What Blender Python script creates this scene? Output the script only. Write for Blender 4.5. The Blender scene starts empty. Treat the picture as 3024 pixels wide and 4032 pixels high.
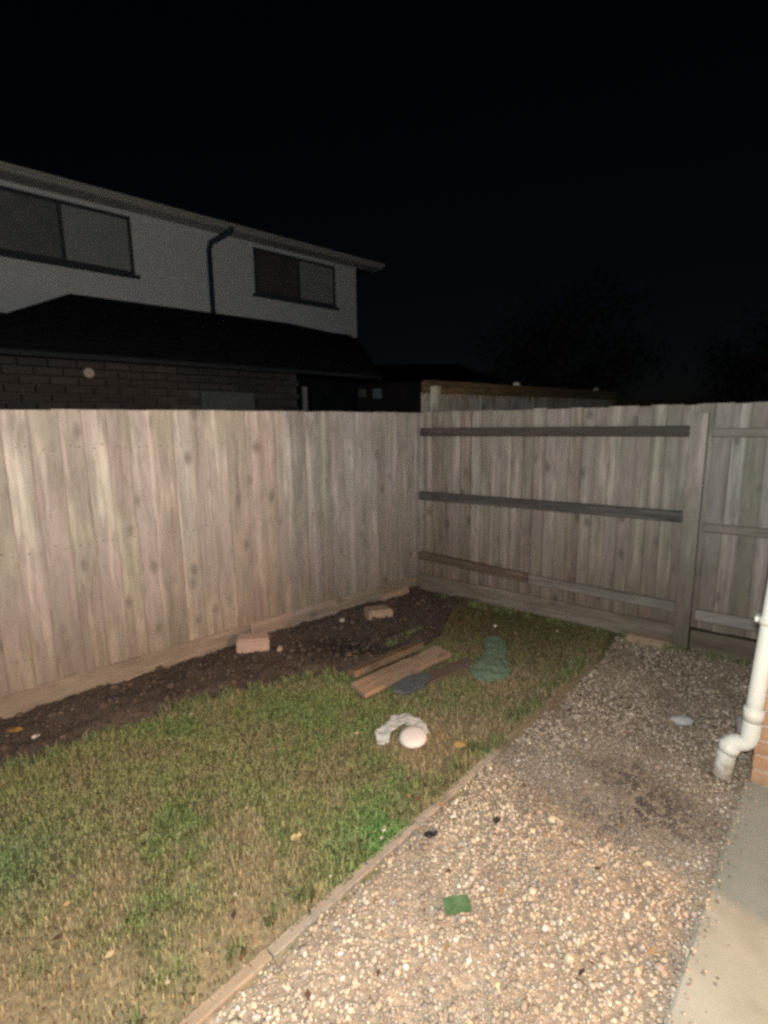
import bpy, bmesh, math, random
import numpy as np
from mathutils import Vector, Matrix
random.seed(7); rng = np.random.default_rng(7)
sc = bpy.context.scene; C = sc.collection

# ------------------------------------------------------------------ camera
EYE = 1.68
pitch = math.atan(343/2000); roll = math.atan(67/4767)
cam_d = bpy.data.cameras.new('camera'); cam = bpy.data.objects.new('camera', cam_d); C.objects.link(cam)
fwd = Vector((0, math.cos(pitch), -math.sin(pitch))); up = Vector((0, math.sin(pitch), math.cos(pitch))); rt = Vector((1, 0, 0))
r2 = math.cos(roll)*rt - math.sin(roll)*up; u2 = math.sin(roll)*rt + math.cos(roll)*up
M = Matrix((r2, u2, -fwd)).transposed().to_4x4(); M.translation = Vector((0, 0, EYE)); cam.matrix_world = M
cam_d.sensor_fit = 'VERTICAL'; cam_d.sensor_height = 24; cam_d.lens = 2000/4032*24
cam_d.clip_start = 0.02; cam_d.clip_end = 2000
sc.camera = cam

# ------------------------------------------------------------------ night sky, moonless: sky far below daylight strength
world = bpy.data.worlds.new('World'); sc.world = world; world.use_nodes = True
nt = world.node_tree; bg = nt.nodes['Background']
sky = nt.nodes.new('ShaderNodeTexSky'); sky.sky_type = 'NISHITA'; sky.sun_disc = False
sky.sun_elevation = math.radians(25); sky.sun_rotation = math.radians(200); sky.air_density = 1.0; sky.dust_density = 1.0; sky.ozone_density = 2.5
nt.links.new(sky.outputs[0], bg.inputs[0]); bg.inputs[1].default_value = 0.0005
sun_d = bpy.data.lights.new('ambient_fill', 'SUN'); sun_d.energy = 0.004; sun_d.angle = math.radians(0.5); sun_d.color = (0.8, 0.88, 1)  # faint ambient fill added for the neighbour's house, no moon out
sun = bpy.data.objects.new('ambient_fill', sun_d); C.objects.link(sun); sun.rotation_euler = (math.radians(50), 0, math.radians(20))

def point(name, loc, watts, col, rad):
    l = bpy.data.lights.new(name, 'POINT'); l.energy = watts; l.color = col; l.shadow_soft_size = rad
    o = bpy.data.objects.new(name, l); o.location = loc; C.objects.link(o); return o
point('torch', (-0.06, -0.06, 1.80), 380, (1.0, 0.99, 0.95), 0.05)      # the phone's own light, held by the photographer
point('room_lamp_bulb', (2.98, -0.75, 2.02), 450, (1.0, 0.57, 0.27), 0.035)

sc.view_settings.view_transform = 'Standard'; sc.view_settings.look = 'None'
sc.view_settings.exposure = 0; sc.view_settings.gamma = 1; sc.view_settings.use_curve_mapping = False
sc.cycles.filter_width = 2.8
cam_d.dof.use_dof = True; cam_d.dof.focus_distance = 1.3; cam_d.dof.aperture_fstop = 2.4      # the phone focused short
sc.cycles.use_denoising = False
sc.cycles.max_bounces = 6; sc.cycles.sample_clamp_indirect = 1.0; sc.cycles.sample_clamp_direct = 4.0

# ------------------------------------------------------------------ helpers
def tag(o, label=None, cat=None, group=None, kind=None):
    for k, v in (('label', label), ('category', cat), ('group', group), ('kind', kind)):
        if v: o[k] = v
    return o
def empty(name, loc=(0, 0, 0), rz=0):
    o = bpy.data.objects.new(name, None); o.location = loc; o.rotation_euler = (0, 0, rz); C.objects.link(o); return o
def link(name, me, mat=None, parent=None, loc=(0, 0, 0), rot=(0, 0, 0)):
    o = bpy.data.objects.new(name, me)
    if mat and not me.materials: me.materials.append(mat)
    o.location = loc; o.rotation_euler = rot; o.parent = parent; C.objects.link(o); return o
class MB:
    def __init__(s): s.v = []; s.f = []
    def box(s, a, b):
        x0, y0, z0 = a; x1, y1, z1 = b; n = len(s.v)
        s.v += [(x0,y0,z0),(x1,y0,z0),(x1,y1,z0),(x0,y1,z0),(x0,y0,z1),(x1,y0,z1),(x1,y1,z1),(x0,y1,z1)]
        s.f += [tuple(n+i for i in q) for q in ((0,3,2,1),(4,5,6,7),(0,1,5,4),(1,2,6,5),(2,3,7,6),(3,0,4,7))]; return s
    def poly(s, pts):
        n = len(s.v); s.v += [tuple(p) for p in pts]; s.f.append(tuple(range(n, n+len(pts)))); return s
    def tube(s, path, rad, seg=14, cap=True):
        path = [Vector(p) for p in path]; n0 = len(s.v); side = None
        for i, p in enumerate(path):
            t = (path[min(i+1, len(path)-1)] - path[max(i-1, 0)]).normalized()
            if side is None: side = t.cross(Vector((0.31, 0.95, 0.05))).normalized()
            side = (side - t*side.dot(t)).normalized(); up_ = t.cross(side)
            r = rad[i] if isinstance(rad, (list, tuple)) else rad
            for k in range(seg):
                a = 2*math.pi*k/seg; s.v.append(tuple(p + side*math.cos(a)*r + up_*math.sin(a)*r))
        for i in range(len(path)-1):
            for k in range(seg):
                a = n0+i*seg+k; b = n0+i*seg+(k+1) % seg
                s.f.append((a, b, b+seg, a+seg))
        if cap:
            s.f.append(tuple(n0+k for k in reversed(range(seg)))); s.f.append(tuple(n0+(len(path)-1)*seg+k for k in range(seg)))
        return s
    def mesh(s, name, bevel=0, smooth=False, segs=1):
        me = bpy.data.meshes.new(name); me.from_pydata(s.v, [], s.f)
        bm = bmesh.new(); bm.from_mesh(me)
        if bevel: bmesh.ops.bevel(bm, geom=bm.edges[:], offset=bevel, segments=segs, affect='EDGES')
        bmesh.ops.recalc_face_normals(bm, faces=bm.faces); bm.to_mesh(me); bm.free()
        if smooth: me.polygons.foreach_set('use_smooth', [True]*len(me.polygons))
        return me
def np_mesh(name, V, F, col=None, smooth=False):
    """V (n,3), F (m,k) constant k; col (m,3) face colours -> attribute 'col'"""
    me = bpy.data.meshes.new(name); k = F.shape[1]
    me.vertices.add(len(V)); me.vertices.foreach_set('co', V.astype(np.float32).ravel())
    me.loops.add(F.size); me.loops.foreach_set('vertex_index', F.astype(np.int32).ravel())
    me.polygons.add(len(F)); me.polygons.foreach_set('loop_start', np.arange(0, F.size, k, dtype=np.int32))
    me.polygons.foreach_set('loop_total', np.full(len(F), k, np.int32))
    if smooth: me.polygons.foreach_set('use_smooth', np.ones(len(F), bool))
    if col is not None:
        a = me.attributes.new('col', 'FLOAT_COLOR', 'FACE' if len(col) == len(F) else 'POINT')
        a.data.foreach_set('color', np.c_[col, np.ones(len(col))].astype(np.float32).ravel())
    me.update(calc_edges=True); me.validate(); return me
_tab = rng.random((256, 256))
def vnoise(x, y, sc_=1.0, seed=0):
    x = np.asarray(x)*sc_+seed*17.3+100; y = np.asarray(y)*sc_+seed*9.7+100
    xi = np.floor(x).astype(int); yi = np.floor(y).astype(int); fx = x-xi; fy = y-yi
    fx = fx*fx*(3-2*fx); fy = fy*fy*(3-2*fy); g = lambda a, b: _tab[a % 256, b % 256]
    return (g(xi, yi)*(1-fx)+g(xi+1, yi)*fx)*(1-fy)+(g(xi, yi+1)*(1-fx)+g(xi+1, yi+1)*fx)*fy
def fbm(x, y, s=1.0, seed=0, o=4):
    t = 0; a = 1; n = 0
    for i in range(o): t = t+a*vnoise(x, y, s*2**i, seed+i); n += a; a *= .55
    return t/n
def inpoly(x, y, P):
    x = np.asarray(x); y = np.asarray(y); c = np.zeros(x.shape, bool); j = len(P)-1
    for i in range(len(P)):
        xi, yi = P[i]; xj, yj = P[j]
        if yi != yj: c ^= ((yi > y) != (yj > y)) & (x < (xj-xi)*(y-yi)/(yj-yi)+xi)
        j = i
    return c
def pdist(x, y, P, closed=True):
    d = np.full(np.shape(x), 1e9)
    for i in range(len(P)-(0 if closed else 1)):
        ax, ay = P[i]; bx, by = P[(i+1) % len(P)]; dx, dy = bx-ax, by-ay
        t = np.clip(((x-ax)*dx+(y-ay)*dy)/(dx*dx+dy*dy+1e-12), 0, 1)
        d = np.minimum(d, np.hypot(x-ax-t*dx, y-ay-t*dy))
    return d

# ------------------------------------------------------------------ materials
def mat(name, col, rough=.9, spec=.2):
    m = bpy.data.materials.new(name); m.use_nodes = True; b = m.node_tree.nodes['Principled BSDF']
    b.inputs['Base Color'].default_value = (*col, 1); b.inputs['Roughness'].default_value = rough
    b.inputs['Specular IOR Level'].default_value = spec; return m
def nd(m, t, **kw):
    n = m.node_tree.nodes.new(t)
    for k, v in kw.items(): setattr(n, k, v)
    return n
def L(m, a, b): m.node_tree.links.new(a, b)
def ramp(m, stops):
    r = nd(m, 'ShaderNodeValToRGB'); e = r.color_ramp.elements
    while len(e) < len(stops): e.new(.5)
    for i, (p, c) in enumerate(stops): e[i].position = p; e[i].color = (*c, 1) if len(c) == 3 else c
    return r
def mix(m, fac, a, b, blend='MIX'):
    n = nd(m, 'ShaderNodeMix', data_type='RGBA', blend_type=blend)
    for s, v in ((n.inputs['Factor'], fac), (n.inputs[6], a), (n.inputs[7], b)):
        if hasattr(v, 'links'): L(m, v, s)
        elif isinstance(v, (int, float)): s.default_value = v
        else: s.default_value = (*v, 1)
    return n.outputs[2]
def coords(m, scale=(1, 1, 1), rand=True):
    tc = nd(m, 'ShaderNodeTexCoord'); mp = nd(m, 'ShaderNodeMapping'); mp.inputs['Scale'].default_value = scale
    if rand:
        oi = nd(m, 'ShaderNodeObjectInfo'); ml = nd(m, 'ShaderNodeVectorMath', operation='SCALE'); ml.inputs[3].default_value = 37.0
        cb = nd(m, 'ShaderNodeCombineXYZ'); L(m, oi.outputs['Random'], cb.inputs[0]); L(m, oi.outputs['Random'], cb.inputs[2])
        L(m, cb.outputs[0], ml.inputs[0]); ad = nd(m, 'ShaderNodeVectorMath', operation='ADD')
        L(m, tc.outputs['Object'], ad.inputs[0]); L(m, ml.outputs[0], ad.inputs[1]); L(m, ad.outputs[0], mp.inputs[0])
    else: L(m, tc.outputs['Object'], mp.inputs[0])
    return mp.outputs[0]
def noise(m, vec, scale=5, detail=4, rough=.6, dist=0):
    n = nd(m, 'ShaderNodeTexNoise'); n.inputs['Scale'].default_value = scale; n.inputs['Detail'].default_value = detail
    n.inputs['Roughness'].default_value = rough; n.inputs['Distortion'].default_value = dist; L(m, vec, n.inputs['Vector']); return n.outputs[0]
def bump(m, h, strength=.4, dist=.01):
    b = nd(m, 'ShaderNodeBump'); b.inputs['Strength'].default_value = strength; b.inputs['Distance'].default_value = dist
    L(m, h, b.inputs['Height']); L(m, b.outputs[0], m.node_tree.nodes['Principled BSDF'].inputs['Normal'])
def base(m): return m.node_tree.nodes['Principled BSDF'].inputs['Base Color']

def wood(name, pale, mid, dark, low_tint=None, axis=2, rough=.85, board_var=.22, edge=0):
    m = mat(name, mid, rough)
    s = [15, 15, 15]; s[axis] = .75; v1 = coords(m, tuple(s))
    s = [42, 42, 42]; s[axis] = 6; v2 = coords(m, tuple(s))
    s = [8, 8, 8]; s[axis] = 4.6; v3 = coords(m, tuple(s))
    n1 = noise(m, v1, 1, 5, .62, .12); n2 = noise(m, v2, 1, 4, .6, .4)
    r1 = ramp(m, [(.30, dark), (.44, mid), (.53, mid), (.62, pale)]); L(m, n1, r1.inputs[0])
    r2_ = ramp(m, [(.25, (.78, .76, .74)), (.5, (1, 1, 1)), (.75, (1.1, 1.09, 1.07))]); L(m, n2, r2_.inputs[0])
    c = mix(m, 1.0, r1.outputs[0], r2_.outputs[0], 'MULTIPLY')
    s = [10, 10, 10]; s[axis] = 2.6; v4 = coords(m, tuple(s)); n4 = noise(m, v4, 1, 2, .5, .25)        # weathered blotches, greenish and pinkish
    r4 = ramp(m, [(.36, (.88, .88, .86)), (.42, (1, 1, 1)), (.55, (1, 1, 1)), (.58, (1.12, 1.11, 1.11))]); L(m, n4, r4.inputs[0]); c = mix(m, 1.0, c, r4.outputs[0], 'MULTIPLY')
    s = [3, 3, 3]; s[axis] = 1.2; v5 = coords(m, tuple(s)); n5 = noise(m, v5, 1, 2, .5, 0)
    r5 = ramp(m, [(.38, (.98, 1.015, .965)), (.62, (1.02, .985, 1.0))]); L(m, n5, r5.inputs[0]); c = mix(m, 1.0, c, r5.outputs[0], 'MULTIPLY')
    vo = nd(m, 'ShaderNodeTexVoronoi', feature='F1'); vo.inputs['Scale'].default_value = .75; L(m, v3, vo.inputs['Vector'])   # knots
    n3 = noise(m, v3, 2.2, 3, .6); ka = nd(m, 'ShaderNodeMath', operation='MULTIPLY_ADD'); L(m, n3, ka.inputs[0]); ka.inputs[1].default_value = .22; L(m, vo.outputs['Distance'], ka.inputs[2])
    rk = ramp(m, [(.0, (.85, .85, .85)), (.20, (.62, .62, .62)), (.33, (0, 0, 0))]); L(m, ka.outputs[0], rk.inputs[0])
    c = mix(m, rk.outputs[0], c, tuple(x*.62 for x in dark))
    oi = nd(m, 'ShaderNodeObjectInfo'); mr = nd(m, 'ShaderNodeMapRange'); L(m, oi.outputs['Random'], mr.inputs[0])
    mr.inputs[3].default_value = 1-board_var; mr.inputs[4].default_value = 1+board_var*.7
    hs = nd(m, 'ShaderNodeHueSaturation'); L(m, mr.outputs[0], hs.inputs['Value']); L(m, c, hs.inputs['Color'])
    mr2 = nd(m, 'ShaderNodeMapRange'); L(m, oi.outputs['Random'], mr2.inputs[0]); mr2.inputs[3].default_value = 1.35; mr2.inputs[4].default_value = .65
    L(m, mr2.outputs[0], hs.inputs['Saturation']); c = hs.outputs[0]
    if edge:                                        # overlap shade painted in with dirt along each board's lapped edges
        tc = nd(m, 'ShaderNodeTexCoord'); sx = nd(m, 'ShaderNodeSeparateXYZ'); L(m, tc.outputs['Object'], sx.inputs[0])
        ab = nd(m, 'ShaderNodeMath', operation='ABSOLUTE'); L(m, sx.outputs[0], ab.inputs[0])
        ma = nd(m, 'ShaderNodeMath', operation='MULTIPLY_ADD'); L(m, n1, ma.inputs[0]); ma.inputs[1].default_value = .03; L(m, ab.outputs[0], ma.inputs[2])
        re = ramp(m, [(edge+.004, (0, 0, 0)), (edge+.018, (.5, .5, .5))]); L(m, ma.outputs[0], re.inputs[0]); c = mix(m, re.outputs[0], c, mix(m, 1.0, c, (.55, .51, .48), 'MULTIPLY'))
    if low_tint:                                        # darker tint multiplied in, stronger towards the bottom
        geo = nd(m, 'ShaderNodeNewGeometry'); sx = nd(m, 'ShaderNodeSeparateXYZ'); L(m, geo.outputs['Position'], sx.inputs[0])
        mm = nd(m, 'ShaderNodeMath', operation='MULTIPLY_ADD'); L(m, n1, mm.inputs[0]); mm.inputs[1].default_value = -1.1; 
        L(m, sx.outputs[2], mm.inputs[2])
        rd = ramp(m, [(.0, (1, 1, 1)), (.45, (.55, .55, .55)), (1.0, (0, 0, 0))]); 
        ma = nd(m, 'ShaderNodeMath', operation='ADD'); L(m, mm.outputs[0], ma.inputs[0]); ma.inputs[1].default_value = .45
        L(m, ma.outputs[0], rd.inputs[0]); c = mix(m, rd.outputs[0], c, mix(m, 1.0, c, low_tint, 'MULTIPLY'))
    L(m, c, base(m)); bump(m, n2, .35, .004); return m

M_fence = wood('weathered_fence_wood', (.52, .50, .48), (.37, .352, .337), (.27, .253, .24), low_tint=(.64, .56, .49), edge=.072, board_var=.13)
M_fence2 = wood('weathered_fence_wood_back', (.46, .43, .40), (.305, .283, .262), (.195, .177, .163), low_tint=(.62, .55, .48), board_var=.2, edge=.052)
M_rail = wood('dark_treated_rail', (.13, .12, .112), (.086, .079, .074), (.05, .045, .045), axis=0, board_var=.1)
M_rail2 = wood('pale_rail', (.36, .325, .285), (.26, .232, .205), (.17, .15, .132), axis=0)
M_lowrail = wood('brown_low_rail', (.20, .17, .14), (.14, .115, .095), (.09, .072, .06), axis=0)
M_post = wood('grey_post', (.42, .39, .35), (.31, .285, .255), (.22, .20, .18), low_tint=(.46, .42, .37))
M_gboard = wood('brown_gravel_board', (.34, .29, .25), (.27, .225, .19), (.20, .165, .14), axis=0, low_tint=(.85, .8, .74), board_var=.05)
M_gboard2 = wood('grey_brown_gravel_board', (.25, .22, .19), (.18, .155, .132), (.11, .09, .075), axis=0)
M_edge = wood('edging_timber', (.37, .305, .23), (.31, .25, .185), (.23, .185, .135), axis=0, board_var=.1)
M_plank_o = wood('orange_timber', (.42, .255, .135), (.33, .20, .105), (.23, .14, .08), axis=0, board_var=.05)
M_plank_b = wood('brown_timber', (.30, .20, .12), (.21, .145, .09), (.13, .09, .06), axis=0, board_var=.1)
M_shed = wood('far_fence_wood', (.36, .33, .30), (.25, .225, .205), (.16, .14, .125), board_var=.15)

def attr_mat(name, rough=.9, bumpy=0, nscale=60, var=.25, spec=.2):
    m = mat(name, (.2, .2, .2), rough, spec); a = nd(m, 'ShaderNodeAttribute'); a.attribute_name = 'col'
    v = coords(m, (1, 1, 1), False); n = noise(m, v, nscale, 4)
    r = ramp(m, [(.3, (1-var,)*3), (.7, (1+var,)*3)]); L(m, n, r.inputs[0])
    L(m, mix(m, 1.0, a.outputs['Color'], r.outputs[0], 'MULTIPLY'), base(m))
    if bumpy: bump(m, n, bumpy, .01)
    return m
M_ground = attr_mat('bare_earth', .95, .7, 45, .35)
M_stone = attr_mat('flint_gravel', .7, 0, 120, .2, .35)
M_blade = attr_mat('grass_blades', .7, 0, 20, .15, .25)
M_clod = attr_mat('soil_clods', .95, 0, 80, .2)

def speck(name, a, b, scale=12, rough=.9, bmp=.3, spec=.2, detail=5):
    m = mat(name, a, rough, spec); v = coords(m); n = noise(m, v, scale, detail, .65)
    r = ramp(m, [(.35, a), (.65, b)]); L(m, n, r.inputs[0]); L(m, r.outputs[0], base(m)); bump(m, n, bmp, .004); return m
M_slab = speck('smooth_concrete', (.30, .305, .262), (.345, .345, .30), 5, .8, .12)
v = coords(M_slab, (1, 1, 1), False); nn = noise(M_slab, v, 2.2, 6, .7); rs = ramp(M_slab, [(.34, (.82, .82, .80)), (.5, (1, 1, 1)), (.68, (1.05, 1.05, 1.04))]); L(M_slab, nn, rs.inputs[0])
n9 = noise(M_slab, v, 160, 3, .7); rs2 = ramp(M_slab, [(.30, (.80, .79, .77)), (.42, (1, 1, 1))]); L(M_slab, n9, rs2.inputs[0])
old = base(M_slab).links[0].from_socket; L(M_slab, mix(M_slab, 1.0, mix(M_slab, 1.0, old, rs.outputs[0], 'MULTIPLY'), rs2.outputs[0], 'MULTIPLY'), base(M_slab))
M_mortar = speck('pale_mortar', (.42, .37, .30), (.52, .46, .38), 40)
def brickmat(name, cols):
    m = mat(name, cols[0], .9); v = coords(m); n = noise(m, v, 30, 5, .7)
    oi = nd(m, 'ShaderNodeObjectInfo'); r = ramp(m, [(i/(len(cols)-1), c) for i, c in enumerate(cols)]); L(m, oi.outputs['Random'], r.inputs[0])
    r2_ = ramp(m, [(.3, (.72, .7, .68)), (.65, (1.12, 1.1, 1.08))]); L(m, n, r2_.inputs[0])
    L(m, mix(m, 1.0, r.outputs[0], r2_.outputs[0], 'MULTIPLY'), base(m)); bump(m, n, .4, .004); return m
M_brick = brickmat('orange_brick', [(.42, .26, .17), (.46, .30, .19), (.38, .23, .155), (.48, .33, .215)])
M_nbrick = brickmat('dark_red_brick', [(.028, .025, .024), (.034, .030, .029), (.023, .022, .022), (.040, .036, .033)])
M_nmortar = speck('grey_mortar', (.045, .043, .04), (.062, .058, .054), 10)
M_render = speck('pale_render', (.47, .52, .54), (.51, .56, .575), 3, .9, .1)
M_trim = speck('off_white_trim', (.28, .29, .275), (.34, .345, .32), 6)
M_frame = speck('dark_window_frame', (.03, .04, .05), (.05, .055, .06), 20)
M_dpipe = mat('black_pipe', (.015, .03, .05), .5)
M_tile = speck('dark_roof_tile', (.011, .0145, .017), (.020, .024, .026), 2.5, 1.0, .1, .03)
M_blind = speck('pale_blind_behind_glass', (.21, .245, .24), (.26, .29, .28), 3, .5, .02)
M_darkglass = speck('dark_pane', (.10, .12, .12), (.15, .16, .155), 4, .35, .02)
M_brownglass = speck('brown_pane', (.075, .065, .062), (.095, .083, .078), 3, .3, .02)
M_pvc = speck('white_pvc', (.70, .71, .63), (.76, .77, .69), 3, .45, .02, .4)
M_inner = mat('room_paint', (.7, .66, .6), .9)

# ------------------------------------------------------------------ key positions (metres)
A = np.array([-2.267, 2.731]); B = np.array([0.303, 5.056]); P2 = np.array([2.241, 3.631])
dL = (B-A)/np.linalg.norm(B-A); nL = np.array([-dL[1], dL[0]]); angL = math.atan2(dL[1], dL[0])
dR = (P2-B)/np.linalg.norm(P2-B); angR = math.atan2(dR[1], dR[0])
W0 = np.array([1.698, 2.128]); dW = np.array([.806, -.592]); nW = np.array([-.592, -.806]); angW = math.atan2(dW[1], dW[0])
lenL = float(np.linalg.norm(B-A)); lenR = float(np.linalg.norm(P2-B))
soil_poly = [tuple(A-dL*2.5+nL*.03), tuple(B+nL*.03), tuple(B+dR*.75), (.62, 4.45), (.44, 3.86), (.16, 3.50), (-.18, 3.28), (-.366, 3.275), (-.728, 3.169), (-1.144, 2.935), (-1.635, 2.573), (-1.928, 2.275), (-2.9, 1.25), (-4.2, .2)]
E0 = np.array([1.50, 3.385]); E1 = np.array([-1.35, .38]); dE = (E1-E0)/np.linalg.norm(E1-E0)   # timber edging line, far end to near end
gravel_poly = [tuple(E0+(.02, -.02)), (1.86, 3.86), tuple(P2+dR*2.4), (3.6, .9), (1.72, 2.13), (1.587, 2.032), (.778, 1.169), (-.35, -.05), (-1.3, -.05), tuple(E1+(.03, -.03))]
lawn_poly = [(-4.2, .2), (-2.9, 1.25), (-1.928, 2.275), (-1.635, 2.573), (-1.144, 2.935), (-.728, 3.169), (-.366, 3.275), (-.18, 3.28), (.16, 3.50), (.44, 3.86), (.62, 4.45), tuple(B+dR*.6), (1.84, 3.92), tuple(E0), tuple(E1), (-2.0, -.6), (-4, -.6)]

# ------------------------------------------------------------------ ground sheet
def axis_lines(lo, hi, step, far):
    c = np.arange(lo, hi+1e-6, step); o = np.array([.3, .8, 2, 5, 12, 30, 80, 200, far])
    return np.concatenate([lo-o[::-1], c, hi+o])
gx = axis_lines(-4.5, 5, .035, 600); gy = axis_lines(-1, 8, .035, 600)
X, Y = np.meshgrid(gx, gy); near = (abs(X) < 6) & (abs(Y-3) < 6)
Z = -.022+np.where(near, .018*(fbm(X, Y, 5, 3)-.5)+.012*(fbm(X, Y, 22, 5)-.5), -.0)
def lawn_tone(x, y):
    """0 = bare brown, 1 = lush green; the patches the lawn really has"""
    t = .62+.9*(fbm(x, y, 2.4, 11)-.5)+.85*(fbm(x, y, 11, 12)-.5)
    for px, py, r, w in ((-.75, 2.75, .45, .30), (-.15, 2.1, .28, .25), (-.02, 1.85, .20, .42), (.3, 2.1, .12, .2), (-1.5, 1.7, .25, .30), (-.3, 2.75, .3, .30), (-1.2, 2.1, .5, .12),
                         (.12, 2.55, .26, -.50), (.55, 2.7, .3, -.22), (-.9, 1.65, .30, -.22), (-1.15, 1.15, .4, -.30), (-.7, 1.1, .3, -.42), (-1.45, 1.3, .3, -.25), (-.95, 1.75, .22, -.22), (-.45, 1.5, .18, -.2), (-1.3, 2.1, .3, .2), (-.9, 2.4, .3, .2), (-.6, 2.2, .35, .2), (.9, 3.3, .35, -.28), (.55, 4.2, .4, -.12), (1.2, 4.05, .4, .15), (-.45, 1.55, .2, -.1)):
        t = t+w*np.exp(-((x-px)**2+(y-py)**2)/(r*r))
    return np.clip(t, 0, 1)
t = lawn_tone(X, Y)[..., None]; brown = np.array([.27, .205, .125]); olive = np.array([.165, .172, .078])
col = brown*(1-t)+olive*t
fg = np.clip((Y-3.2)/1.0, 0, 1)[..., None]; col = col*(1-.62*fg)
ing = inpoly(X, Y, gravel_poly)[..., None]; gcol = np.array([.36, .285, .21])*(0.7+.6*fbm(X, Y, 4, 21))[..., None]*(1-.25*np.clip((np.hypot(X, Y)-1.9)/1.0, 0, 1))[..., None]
col = np.where(ing, gcol, col)
ins = inpoly(X, Y, soil_poly)[..., None]; col = np.where(ins, np.array([.035, .024, .018]), col)
col = np.where(near[..., None], col, np.array([.03, .03, .02]))
ny, nx = X.shape; idx = np.arange(nx*ny).reshape(ny, nx)
F = np.stack([idx[:-1, :-1], idx[:-1, 1:], idx[1:, 1:], idx[1:, :-1]], -1).reshape(-1, 4)
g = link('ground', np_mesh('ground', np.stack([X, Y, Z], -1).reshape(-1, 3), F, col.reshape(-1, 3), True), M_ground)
tag(g, 'bare brown earth under the lawn and gravel', 'ground', kind='structure')

# soil bed along the fence
gx = np.arange(-4.4, 1.3, .022); gy = np.arange(0, 5.4, .022); X, Y = np.meshgrid(gx, gy)
xj = X+.05*(fbm(X, Y, 6, 31)-.5); yj = Y+.09*(fbm(X, Y, 6, 33)-.5)
inn = inpoly(xj, yj, soil_poly); d = pdist(xj, yj, soil_poly[3:], False)
Z = -.035+np.where(inn, 1, -1)*np.minimum(d, .10)*.5+.05*(fbm(X, Y, 7, 35, 5)-.4)*np.clip(d*12*inn, 0, 1)+.02*(fbm(X, Y, 30, 36, 3)-.5)
keep = (inn | (d < .04)); idx = np.arange(X.size).reshape(X.shape)
F = np.stack([idx[:-1, :-1], idx[:-1, 1:], idx[1:, 1:], idx[1:, :-1]], -1)[keep[:-1, :-1]]
col = np.array([.085, .064, .052])*(.55+.9*fbm(X, Y, 3, 38))[..., None]
sp = np.exp(-(((X+.30)/.32)**2+((Y-3.62)/.19)**2))[..., None]; col = col*(1-.7*sp)            # damp black patch
col = col+np.array([.03, .022, .012])*np.clip(fbm(X, Y, 5, 39)-.6, 0, 1)[..., None]*2
V = np.stack([X, Y, Z], -1).reshape(-1, 3)
used, inv = np.unique(F, return_inverse=True); F2 = inv.reshape(F.shape)
b_ = link('soil_bed', np_mesh('soil_bed', V[used], F2, col.reshape(-1, 3)[used], True), M_ground)
tag(b_, 'strip of dark dug soil along the foot of the fence', 'soil', kind='structure')
from mathutils.bvhtree import BVHTree
_bv = BVHTree.FromPolygons([tuple(p) for p in V[used]], [tuple(f) for f in F2])
def soil_z(x, y):
    h = _bv.ray_cast(Vector((x, y, 1)), Vector((0, 0, -1))); return max(h[0].z if h[0] else -.02, -.02)

# ------------------------------------------------------------------ scattered pieces (merged, for what nobody could count)
def ico():
    bm = bmesh.new(); bmesh.ops.create_icosphere(bm, subdivisions=1, radius=1)
    v = np.array([x.co[:] for x in bm.verts]); f = np.array([[q.index for q in p.verts] for p in bm.faces]); bm.free(); return v, f
IV, IF = ico()
def scatter(name, x, y, z, size, flat, cols, m):
    n = len(x); nv = len(IV)
    base_ = IV[None]*(1+.38*(rng.random((n, nv, 1))-.5)); s = np.stack([size, size*rng.uniform(.5, .95, n), size*flat], -1)[:, None]
    v = base_*s; a = rng.uniform(0, 6.28, n); tl = rng.normal(0, .35, n)
    c, s_ = np.cos(tl)[:, None], np.sin(tl)[:, None]; vy = v[..., 1]*c-v[..., 2]*s_; vz = v[..., 1]*s_+v[..., 2]*c
    c, s_ = np.cos(a)[:, None], np.sin(a)[:, None]; vx = v[..., 0]*c-vy*s_; vy2 = v[..., 0]*s_+vy*c
    V = np.stack([vx+x[:, None], vy2+y[:, None], vz+z[:, None]], -1).reshape(-1, 3)
    F = (IF[None]+(np.arange(n)*nv)[:, None, None]).reshape(-1, 3)
    return link(name, np_mesh(name, V, F, np.repeat(cols, len(IF), 0)), m)
def pick(cols, w, n):
    cols = np.array(cols); i = rng.choice(len(cols), n, p=np.array(w)/sum(w)); return cols[i]*rng.uniform(.75, 1.2, (n, 1))
S1_ = np.array([1.587, 2.032]); S0_ = np.array([.778, 1.169])
# gravel: dense near, sparser and muddier towards the fence
def samp(poly, n):
    P = np.array(poly); lo = P.min(0); hi = P.max(0); x = rng.uniform(lo[0], hi[0], n); y = rng.uniform(lo[1], hi[1], n)
    k = inpoly(x, y, poly); return x[k], y[k]
x, y = samp(gravel_poly, 150000)
r = np.hypot(x, y); dens = .95-.62*np.clip((r-2.2)/1.6, 0, 1)+.5*(fbm(x, y, 5, 51)-.5)
dens -= .35*np.exp(-((x-1.15)**2+(y-2.15)**2)/.12)
k = rng.random(len(x)) < dens*.80; x = x[k]; y = y[k]; r = r[k]; n = len(x)
GB = np.array([1.38, 1.52, 1.62])
size = rng.lognormal(math.log(.0072), .38, n).clip(.004, .021)
gc = GB*pick([(.42, .31, .20), (.33, .24, .165), (.55, .44, .31), (.22, .16, .125), (.66, .60, .50), (.37, .24, .17), (.14, .115, .11), (.48, .36, .31), (.30, .27, .24), (.60, .46, .22)],
          [20, 20, 12, 17, 5, 10, 10, 9, 9, 1], n)
mud = .10+np.clip((r-2.1)/1.3, 0, 1)*.34+.30*(fbm(x, y, 3, 53) > .55)*np.clip((r-1.5), 0, 1); mud = np.clip(mud+.6*np.exp(-((x-1.15)**2+(y-2.1)**2)/.09), 0, .86)
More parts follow.
